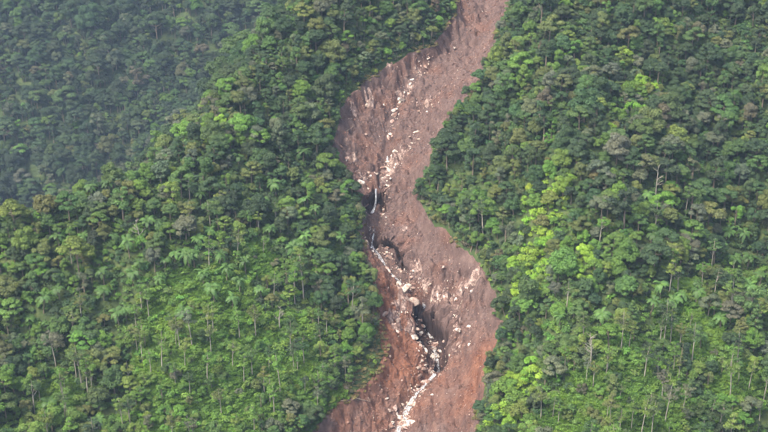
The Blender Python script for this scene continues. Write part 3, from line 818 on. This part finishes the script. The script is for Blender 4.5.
flat = [(kd, j) for kd in KINDS for j in range(len(KINDS[kd]))]
rest = [i for i in range(len(trees)) if not single[i]]
fo = scatter_object('forest', [KINDS[a][b]['whole'] for a, b in flat],
    np.column_stack([TX, TY, TZ])[rest], [flat.index((trees[i]['kind'], trees[i]['var'])) for i in rest],
    [trees[i].get('tilt', (0, 0)) + (trees[i]['rot'],) for i in rest], [trees[i]['sc'] for i in rest], [trees[i]['tint'] for i in rest])
fo['label'] = 'dense green mountain forest covering the slopes around the landslide'
fo['category'] = 'forest'

# shrubs under and between the trees
def shrub_mesh(seed, R, H, n, size):
    r = np.random.RandomState(seed)
    Vs, Fs, q = [], [], 0
    for k in range(5):
        a, d = r.uniform(0, 6.28), R * .55 * math.sqrt(r.rand())
        V, F = clump_leaves(r, np.array([d * math.cos(a), d * math.sin(a), H * r.uniform(.3, .6)]), R * r.uniform(.4, .6), n // 5, size, H / R * .6, up=.6)
        Vs.append(V); Fs += [[int(i) + q for i in f] for f in F]; q += len(V)
    return make_mesh('shrub', np.concatenate(Vs), Fs, [M['leaf']], attrs={'leafv': ('FACE', np.clip(r.normal(.45, .18, len(Fs)), 0, 1))})

def tuft_mesh(seed, R, H, n):
    r = np.random.RandomState(seed)
    V, F = [], []
    for k in range(n):
        a, d, b = r.uniform(0, 6.28), R * math.sqrt(r.rand()), r.uniform(0, 6.28)
        p = np.array([d * math.cos(a), d * math.sin(a), -.1]); w = r.uniform(.05, .12); h = H * r.uniform(.5, 1.1)
        o = np.array([math.cos(b), math.sin(b), 0]); t = np.array([-o[1], o[0], 0])
        q = len(V)
        V += [p - t * w, p + t * w, p + o * h * .25 + t * w * .8 + (0, 0, h * .7), p + o * h * .25 - t * w * .8 + (0, 0, h * .7), p + o * h * .7 + (0, 0, h * .85)]
        F += [[q, q + 1, q + 2, q + 3], [q + 3, q + 2, q + 4]]
    return make_mesh('tuft', V, F, [M['grass']], attrs={'leafv': ('FACE', np.clip(r.normal(.5, .2, len(F)), 0, 1))})

shrubs = [shrub_mesh(200 + k, R, H, n, .42) for k, (R, H, n) in enumerate([(1.4, 1.5, 190), (1.1, 1.2, 150), (1.8, 1.7, 240), (1.2, 2.2, 190)])]
tufts = [tuft_mesh(220 + k, .9, h, 90) for k, h in enumerate([.8, 1.1, .6])]

X, Y = scatter(-300, 300, 300, 640, 2.3, 13)
k = cull(X, Y, 2.5, 1.06, 1.1)
X, Y = X[k], Y[k]
SD, YO, LI = scar_sd(X, Y), blob(X, Y, MEADOW, 1.1), blob(X, Y, LIME)
nz, nz2 = fbm(X, Y, 9, 3, 81), fbm(X, Y, 25, 2, 82)
P, I, R_, S_c, T_ = [], [], [], [], []
r2 = np.random.RandomState(17)
Zg = base(X, Y)
for x, y, z, sd, yo, li, a, b in zip(X, Y, Zg, SD, YO, LI, nz, nz2):
    if sd < .5 or (sd < 4.5 and blob(x, y, FRINGE) > .4 and r2.rand() < .7) or (yo > .55 and a < .05 and r2.rand() < .55): continue
    c = PAL['fresh'] if yo > .3 or (y < 398 and r2.rand() < .55) else PAL['mid'] if r2.rand() < .6 else PAL['dark']
    if li > .35: c = PAL['lime']
    if yo > .3 and b > .0 and r2.rand() < .6: c = (.125, .215, .036)
    if sd < 3.0 and r2.rand() < .5: c = PAL['brown'] if r2.rand() < .5 else PAL['yellow']
    P.append((x, y, z)); I.append(r2.randint(4)); R_.append((r2.normal(scale=.15), r2.normal(scale=.15), r2.uniform(0, 6.28)))
    S_c.append(r2.uniform(.8, 1.5) * (.8 if sd < 3 else 1)); T_.append(np.array(c) * r2.uniform(.8, 1.2) * (1 + r2.normal(scale=.07, size=3)))
u_ = scatter_object('undergrowth', shrubs, P, I, R_, S_c, T_)
u_['label'] = 'green shrub layer growing under and between the trees'; u_['category'] = 'undergrowth'

X, Y = scatter(-130, 130, 300, 450, .95, 23)
k = (blob(X, Y, MEADOW, 1.15) > .3) & (scar_sd(X, Y) > .3)
X, Y = X[k], Y[k]
k = cull(X, Y, 1.0, 1.06, 1.1)
X, Y = X[k], Y[k]
Zg, nz = base(X, Y), fbm(X, Y, 8, 3, 91)
n = len(X)
tint = np.array([.105, .19, .038])[None] * (1 + .5 * nz)[:, None] * r2.uniform(.8, 1.2, (n, 1)) + np.array([.03, .02, .0])[None] * np.clip(nz * 2, 0, 1)[:, None]
g_ = scatter_object('grass', tufts, np.column_stack([X, Y, Zg]), r2.randint(0, 3, n), np.column_stack([r2.normal(scale=.1, size=n), r2.normal(scale=.1, size=n), r2.uniform(0, 6.28, n)]), r2.uniform(.8, 1.5, n), tint)
g_['label'] = 'bright green grass in the clearings at the foot of the slopes'; g_['category'] = 'grass'

# dry scrub along the fresh edge of the scar
X, Y = scatter(-45, 80, 320, 620, 1.3, 29)
SD = scar_sd(X, Y)
dz = fbm(X, Y, 14, 2, 95)
k = ((SD > -.6) & (SD < 2.2) & (dz > -.02)) | ((SD > -.8) & (SD < 4.5) & (blob(X, Y, FRINGE, 1.2) > .3))
X, Y = X[k], Y[k]; n = len(X)
tint = np.array([.2, .165, .075])[None] * r2.uniform(.6, 1.2, (n, 1))
d_ = scatter_object('dry_scrub', tufts + shrubs[:2], np.column_stack([X, Y, base(X, Y) - .2]), r2.randint(0, 5, n), np.column_stack([r2.normal(scale=.2, size=n), r2.normal(scale=.2, size=n), r2.uniform(0, 6.28, n)]), r2.uniform(.5, .9, n), tint)
d_['label'] = 'dry tan grass and scrub along the edge of the landslide'; d_['category'] = 'scrub'

# ------------------------------------------------------------------ tree ferns: trunk and single fronds
frV, frF = zip(*[frond_mesh(300 + k, L) for k, L in enumerate((2.9, 2.6, 3.2))])
FR = [make_mesh('frond', v, f, [M['frond']], attrs={'leafv': ('FACE', np.full(len(f), .45))}) for v, f in zip(frV, frF)]
ft = Parts(); ft.put(*tube([(0, 0, -.8), (.05, 0, 1.5), (0, .05, 3.2)], [.2, .15, .17], 6))
FTR = make_mesh('fern_trunk', ft.verts(), ft.F, [M['bark']], smooth=True)
items = []
r3 = np.random.RandomState(41)
fx, fy = np.array([f[0] for f in FERNS]), np.array([f[1] for f in FERNS])
fz = base(fx, fy)
fu, fv, _ = view_uv(np.column_stack([fx, fy, fz + 3]))
fsd = scar_sd(fx, fy); fcd = seg_dist(fx, fy, [c[:2] for c in CREST])[0]
for x, y, z, u, v, sd, cd in zip(fx, fy, fz, fu, fv, fsd, fcd):
    root = bpy.data.objects.new('tree_fern', None); COL.objects.link(root)
    s = r3.uniform(.8, 1.15)
    root.location, root.rotation_euler, root.scale = (x, y, z), (r3.normal(scale=.08), r3.normal(scale=.08), r3.uniform(0, 6.28)), (s, s, s * r3.uniform(1.2, 1.9))
    root['category'], root['group'] = 'tree fern', 'tree ferns among the trees'
    o = bpy.data.objects.new('trunk', FTR); COL.objects.link(o); o.parent = root
    tn = np.array([.08, .155, .038]) * r3.uniform(.65, 1.3)
    n = r3.randint(14, 19)
    for k in range(n):
        f = bpy.data.objects.new('frond', FR[r3.randint(3)]); COL.objects.link(f); f.parent = root
        f.location = (0, 0, 3.1); f.rotation_euler = (r3.normal(scale=.12), r3.normal(.0, .22), 6.283 * k / n + r3.normal(scale=.12))
        f['tint'] = [float(a) for a in tn * r3.uniform(.8, 1.2)]
    items.append((root, 'bright green tree fern ' + whereabouts(x, y, u, v, sd, cd), u, v))
unique_labels(items)

# ------------------------------------------------------------------ boulders and rubble
def boulder_mesh(seed, sub=2):
    import bmesh
    r = np.random.RandomState(seed)
    bm = bmesh.new(); bmesh.ops.create_icosphere(bm, subdivisions=sub, radius=1.0)
    cuts = [(n / np.linalg.norm(n), r.uniform(.38, .8)) for n in r.normal(size=(13, 3))]
    sc = np.array([r.uniform(1.2, 1.9), r.uniform(.8, 1.15), r.uniform(.7, 1.0)])
    for v in bm.verts:
        p = np.array(v.co)
        for n, d in cuts:
            e = p @ n - d
            if e > 0: p = p - n * e * .95
        v.co = p * sc * (1 + r.normal(scale=.02))
    me = bpy.data.meshes.new('boulder'); bm.to_mesh(me); bm.free(); me.materials.append(M['rock'])
    return me
BO = [boulder_mesh(400 + k) for k in range(8)]
RB = [boulder_mesh(420 + k, 1) for k in range(6)]
rocks = []
r4 = np.random.RandomState(51)
for cx, cy, n, size, sp in CLUST:
    for k in range(int(n * 2.6)):
        rocks.append((cx + r4.normal(scale=sp * .6), cy + r4.normal(scale=sp * 1.1), size * min(1.6, .25 * math.exp(r4.normal(scale=.72)))))
for k in range(3600):
    j = r4.randint(len(SCAR)); x, y = r4.uniform(-34, 66), r4.uniform(335, 590)
    rocks.append((x, y, .10 + .2 * r4.rand() ** 3))
Sm = np.array(STREAM)
def along(i): j = min(int(i), len(Sm) - 2); return Sm[j] * (1 - i + j) + Sm[j + 1] * (i - j), Sm[j + 1, :2] - Sm[j, :2]
for k in range(420):                      # blocks fallen from the gully walls
    p, d = along(r4.uniform(6.5, 20.5)); d = d / np.linalg.norm(d); sgn = 1 if r4.rand() < .5 else -1
    o = p[3] * r4.uniform(.75, 1.7) * sgn
    rocks.append((p[0] - d[1] * o, p[1] + d[0] * o, .2 + .75 * r4.rand() ** 2.5))
for k in range(900):                      # pale cobbles in the bed
    p, d = along(r4.uniform(9, 24)); d = d / np.linalg.norm(d); o = r4.normal(scale=1.1)
    rocks.append((p[0] - d[1] * o, p[1] + d[0] * o, .1 + .28 * r4.rand() ** 2))
for k in range(160):                      # a few blocks far larger than the rest lie over the whole slide
    rocks.append((r4.uniform(-34, 60), r4.uniform(340, 585), .2 + .6 * r4.rand() ** 4))
n_pale = len(rocks)
for k in range(22000): rocks.append((r4.uniform(-34, 66), r4.uniform(335, 590), .10 + .38 * r4.rand() ** 4))
rx, ry, rr = np.array(rocks).T
clod = np.arange(len(rx)) >= n_pale
rsd = scar_sd(rx, ry)
k = rsd < -1.0
rx, ry, rr, clod = rx[k], ry[k], rr[k], clod[k]
rz_ = scar_z(rx, ry)
ru, rv, rw = view_uv(np.column_stack([rx, ry, rz_]))
k = (np.abs(ru) < 1) & (np.abs(rv) < 1.03)
rx, ry, rr, rz_, ru, rv, rw, clod = (a[k] for a in (rx, ry, rr, rz_, ru, rv, rw, clod))
order = np.argsort(-rr / rw + 10 * clod)
ROCKC = [((.50, .42, .34), 'cream'), ((.42, .31, .26), 'pinkish'), ((.58, .53, .46), 'whitish'), ((.30, .235, .19), 'tan'), ((.18, .12, .095), 'brown')]
def rock_place(u, v):
    px, py = (u + 1) * 384, (1 - v) * 216
    if py < 95: return 'in the upper scar near its top'
    if py < 140: return 'in the upper scar below the rock line'
    if py < 195: return 'above the waterfall' + (' left' if px < 375 else ' by the stream' if px < 395 else ' right')
    if py < 265: return 'beside the dark gully below the waterfall'
    if py < 345: return 'left of the cave' if px < 420 else 'right of the cave' if px > 440 else 'in the cave gully'
    if py < 390: return 'below the cave'
    return 'beside the stream at the foot' if 375 < px < 430 else 'on the bare soil at the foot'
items = []
for i in order[:300]:
    c, cn = ROCKC[r4.randint(5)]
    o = add('boulder', BO[r4.randint(8)], loc=(rx[i], ry[i], rz_[i] + rr[i] * .02), scale=float(rr[i]), cat='boulder', group='pale boulders strewn over the landslide')
    o.rotation_euler = (r4.normal(scale=.3), r4.normal(scale=.3), r4.uniform(0, 6.28))
    c = np.array(c) * r4.uniform(.8, 1.15)
    o['tint'] = [float(a) for a in c]
    sz = 'large ' if rr[i] > .8 else 'small ' if rr[i] < .42 else ''
    items.append((o, f'{sz}{cn} boulder {rock_place(ru[i], rv[i])}', ru[i], rv[i]))
unique_labels(items)
R2 = order[300:]
tints = np.array([np.array(((.12, .072, .058), (.15, .075, .05), (.09, .058, .05), (.19, .13, .11))[r4.randint(4)] if clod[i] else ROCKC[r4.randint(5)][0]) * r4.uniform(.6, 1.1) for i in R2])
rb = scatter_object('rubble', RB, np.column_stack([rx, ry, rz_ + .05])[R2], r4.randint(0, 6, len(R2)), r4.uniform(0, 6.28, (len(R2), 3)), rr[R2], tints)
rb['label'] = 'small pale rubble strewn over the brown landslide soil'; rb['category'] = 'rubble'

# ------------------------------------------------------------------ broken bedrock standing out of the soil
def bedrock_material():
    m, nt, out = new_mat('broken_bedrock')
    geo = nd(nt, 'ShaderNodeNewGeometry')
    pos = geo.outputs['Position']
    n = nd(nt, 'ShaderNodeTexNoise', {'Vector': pos, 'Scale': 1.1, 'Detail': 7.0, 'Roughness': 0.65})
    n2 = nd(nt, 'ShaderNodeTexNoise', {'Vector': pos, 'Scale': 0.55, 'Detail': 5.0, 'Roughness': 0.7})
    v = nd(nt, 'ShaderNodeTexVoronoi', {'Vector': pos, 'Scale': 0.9}, feature='DISTANCE_TO_EDGE')
    c = ramp(nt, n.outputs['Fac'], [(0.3, (.25, .17, .14, 1)), (0.5, (.36, .27, .225, 1)), (0.7, (.48, .39, .33, 1))])
    c = mixc(nt, ramp(nt, v.outputs['Distance'], [(0.02, gray(.8)), (0.07, gray(0))]), c, (.075, .045, .037, 1))
    c = mixc(nt, ramp(nt, n2.outputs['Fac'], [(0.42, gray(0)), (0.53, gray(.95))]), c, (.105, .064, .053, 1))
    bp = nd(nt, 'ShaderNodeBump', {'Height': n.outputs['Fac'], 'Strength': 0.8, 'Distance': 0.3})
    b = nd(nt, 'ShaderNodeBsdfPrincipled', {'Base Color': c, 'Roughness': 0.85, 'Specular IOR Level': 0.2, 'Normal': bp.outputs[0]})
    nt.links.new(b.outputs[0], out.inputs[0])
    return m
M['bedrock'] = bedrock_material()

def outcrop_mesh(seed, x0, y0, R):
    """a patch of blocky rock that follows the slope: every cell of a jittered mosaic sits at its own height and tilt"""
    r = np.random.RandomState(seed)
    step = .24
    g = np.arange(-R * 1.5, R * 1.5 + step, step)
    Xg, Yg = np.meshgrid(g, g)
    ns = 26
    sx_, sy_ = r.uniform(-R * 1.5, R * 1.5, ns), r.uniform(-R * 1.5, R * 1.5, ns)
    hh, tx, ty = r.uniform(-.1, .75, ns), r.normal(scale=.35, size=ns), r.normal(scale=.35, size=ns)
    D = (Xg[..., None] - sx_) ** 2 + ((Yg[..., None] - sy_) * .75) ** 2
    c = D.argmin(-1)
    h = hh[c] + tx[c] * (Xg - sx_[c]) + ty[c] * (Yg - sy_[c])
    srt = np.sort(D, -1); crack = np.clip((np.sqrt(srt[..., 1]) - np.sqrt(srt[..., 0])) / .3, 0, 1)
    rad = np.hypot(Xg * r.uniform(.8, 1.2), Yg * .8) / R + .5 * fbm(Xg + x0, Yg + y0, 2.2, 3, seed)
    Z = scar_z(Xg + x0, Yg + y0) + (.25 + h * R * .42) * (.35 + .65 * crack) * (1 - sstep(.7, 1.05, rad)) - 1.2 * sstep(.75, 1.15, rad)
    z0 = float(scar_z(np.array([x0]), np.array([y0]))[0])
    keep = rad < 1.15
    n = len(g)
    i = (np.arange(n - 1)[:, None] * n + np.arange(n - 1)[None, :])[keep[:-1, :-1] & keep[1:, 1:] & keep[1:, :-1] & keep[:-1, 1:]].ravel()
    F = np.column_stack([i, i + 1, i + n + 1, i + n])
    used = np.unique(F); rem = np.full(n * n, -1); rem[used] = np.arange(len(used))
    V = np.column_stack([Xg.ravel(), Yg.ravel(), (Z - z0).ravel()])[used]
    return make_mesh('rock_outcrop', V, rem[F].tolist(), [M['bedrock']]), z0
items = []
for k, (x, y, R) in enumerate(OUTCROPS):
    me, z0 = outcrop_mesh(500 + k, x, y, R)
    o = add('rock_outcrop', me, loc=(x, y, z0), cat='rock outcrop', group='broken bedrock on the landslide')
    u, v, _ = view_uv(np.array([[x, y, z0]]))
    items.append((o, ('large' if R > 2.3 else 'low') + ' cracked pinkish rock outcrop ' + rock_place(u[0], v[0]), u[0], v[0]))
unique_labels(items)

# ------------------------------------------------------------------ fallen logs
items = []
for k, (x, y, L, deg) in enumerate(LOGS + MARGIN_LOGS):
    a = math.radians(deg); dx, dy = math.cos(a) * L / 2, math.sin(a) * L / 2
    e = [(x - dx, y - dy), (x, y), (x + dx, y + dy)]
    zz = [float(scar_z(np.array([p[0]]), np.array([p[1]]))[0]) + .25 for p in e]
    zz[1] = max(zz[1], (zz[0] + zz[2]) / 2)
    p = Parts()
    pts = [np.array([e[j][0] - x, e[j][1] - y, zz[j] - zz[1]]) for j in range(3)]
    p.put(*tube(pts, [.17, .13, .06], 6))
    for q in range(3):
        s = pts[1] + (pts[2] - pts[1]) * (.2 + .3 * q); d = np.array([math.sin(a + q), -math.cos(a + q), .8]) * 1.1
        p.put(*tube([s, s + d], [.07, .03], 4))
    o = add('fallen_log', make_mesh('fallen_log', p.verts(), p.F, [M['dead_wood']], smooth=True), loc=(x, y, zz[1]), cat='log', group='logs lying on the landslide')
    u, v, _ = view_uv(np.array([[x, y, zz[1]]]))
    items.append((o, 'bare grey fallen log ' + rock_place(u[0], v[0]), u[0], v[0]))
unique_labels(items)

# ------------------------------------------------------------------ stream and waterfall
def path(P, step):
    P = np.asarray(P, float); out = []
    for a, b in zip(P[:-1], P[1:]):
        n = max(1, int(np.hypot(*(b - a)[:2]) / step))
        out += [a + (b - a) * j / n for j in range(n)]
    return np.array(out + [P[-1]])

def ribbon(name, pts, halfw, mat, lift):
    c = path(pts, .6)
    t = np.gradient(c[:, :2], axis=0); t /= np.linalg.norm(t, axis=1, keepdims=True) + 1e-9
    nrm = np.column_stack([-t[:, 1], t[:, 0]])
    c = c[:, :2] + nrm * (1.0 * fbm(c[:, 0], c[:, 1], 6, 2, 55))[:, None]
    V, F, m = [], [], 7
    for k in range(len(c)):
        w = halfw * (1 + .9 * fbm(c[k, 0], c[k, 1], 5, 2, 56))
        for j in range(m):
            q = c[k] + nrm[k] * w * (2 * j / (m - 1) - 1); V.append((q[0], q[1], 0))
    V = np.array(V); V[:, 2] = scar_z(V[:, 0], V[:, 1])
    zc = V[:, 2].reshape(-1, m); mid = np.sort(zc, 1)[:, 1]
    mid = np.convolve(np.pad(mid, 2, mode='edge'), np.ones(5) / 5, 'valid')
    V[:, 2] = (mid[:, None] + lift + .12 * fbm(V[:, 0], V[:, 1], 1.2, 2, 57).reshape(-1, m) - .1 * (np.abs(np.arange(m) - 3) == 3)).ravel()
    for k in range(len(c) - 1):
        for j in range(m - 1):
            i = k * m + j; F.append([i, i + 1, i + m + 1, i + m])
    return make_mesh(name, V, F, [mat], smooth=True)
SP = [p[:2] for p in STREAM]
add('stream', ribbon('stream', SP[9:], .75, M['stream'], .25), kind='structure')
add('stream', ribbon('stream', SP[5:8], .45, M['stream'], .15), kind='structure')

def waterfall():
    lip = SCARPS[2][3]
    a = np.array(lip[3]) * .6 + np.array(lip[2]) * .4
    d = np.array([-.12, -1.0]); d /= np.linalg.norm(d); s = np.array([-d[1], d[0]])
    zz = lambda o: float(scar_z(np.array([a[0] + d[0] * o]), np.array([a[1] + d[1] * o]))[0])
    jut = SCARPS[2][2][3] + 1.0
    prof = [(-2.5, zz(-2.5) + .25), (-1.0, zz(-1.0) + .3), (.6, zz(-1.0) + .3), (jut, zz(-1.0) + .1)]
    zf = zz(jut + 1.5) - .2
    for k in range(1, 15):
        f = k / 14; prof.append((jut + .25 + 1.3 * math.sqrt(f), prof[3][1] + (zf - prof[3][1]) * f))
    for k in range(1, 8): o = jut + 1.55 + .6 * k; prof.append((o, min(prof[-1][1], zz(o) + .15)))
    V, F, m, n = [], [], 6, len(prof)
    for k, (o, z) in enumerate(prof):
        t = k / (n - 1)
        p = a + d * o + s * .45 * math.sin(4.5 * t)
        w = .22 + .3 * t + .07 * math.sin(9 * t)
        for j in range(m):
            f = 2 * j / (m - 1) - 1
            q = p + s * w * f + d * (.2 * (1 - f * f) + .08 * math.sin(j * 2.3 + k))
            V.append((q[0], q[1], z + .12 * (1 - f * f)))
    nv = len(V)
    V += [(x - d[0] * .3, y - d[1] * .3, z - .15) for x, y, z in V]
    for k in range(n - 1):
        for j in range(m - 1):
            i = k * m + j; F += [[i, i + 1, i + m + 1, i + m], [nv + i, nv + i + m, nv + i + m + 1, nv + i + 1]]
    return make_mesh('waterfall', V, F, [M['fall']], smooth=True)
add('waterfall', waterfall(), label='thin white waterfall dropping into the dark gully in mid scar', cat='waterfall')

# ------------------------------------------------------------------ haze: one closed box of pale even air
def haze():
    x0, x1, y0, y1, z0, z1 = -600, 600, -60, 1150, -200, 262
    V = [(x, y, z) for z in (z0, z1) for y in (y0, y1) for x in (x0, x1)]
    F = [[0, 2, 3, 1], [4, 5, 7, 6], [0, 1, 5, 4], [2, 6, 7, 3], [0, 4, 6, 2], [1, 3, 7, 5]]
    m, nt, out = new_mat('haze_air')
    pv = nd(nt, 'ShaderNodeVolumePrincipled', {'Color': (.50, .68, .92, 1), 'Density': HAZE, 'Anisotropy': 0.1})
    nt.links.new(pv.outputs[0], out.inputs['Volume'])
    o = add('haze', make_mesh('haze', V, F, [m]), kind='stuff')
    return o
HAZE = 0.0001
haze()
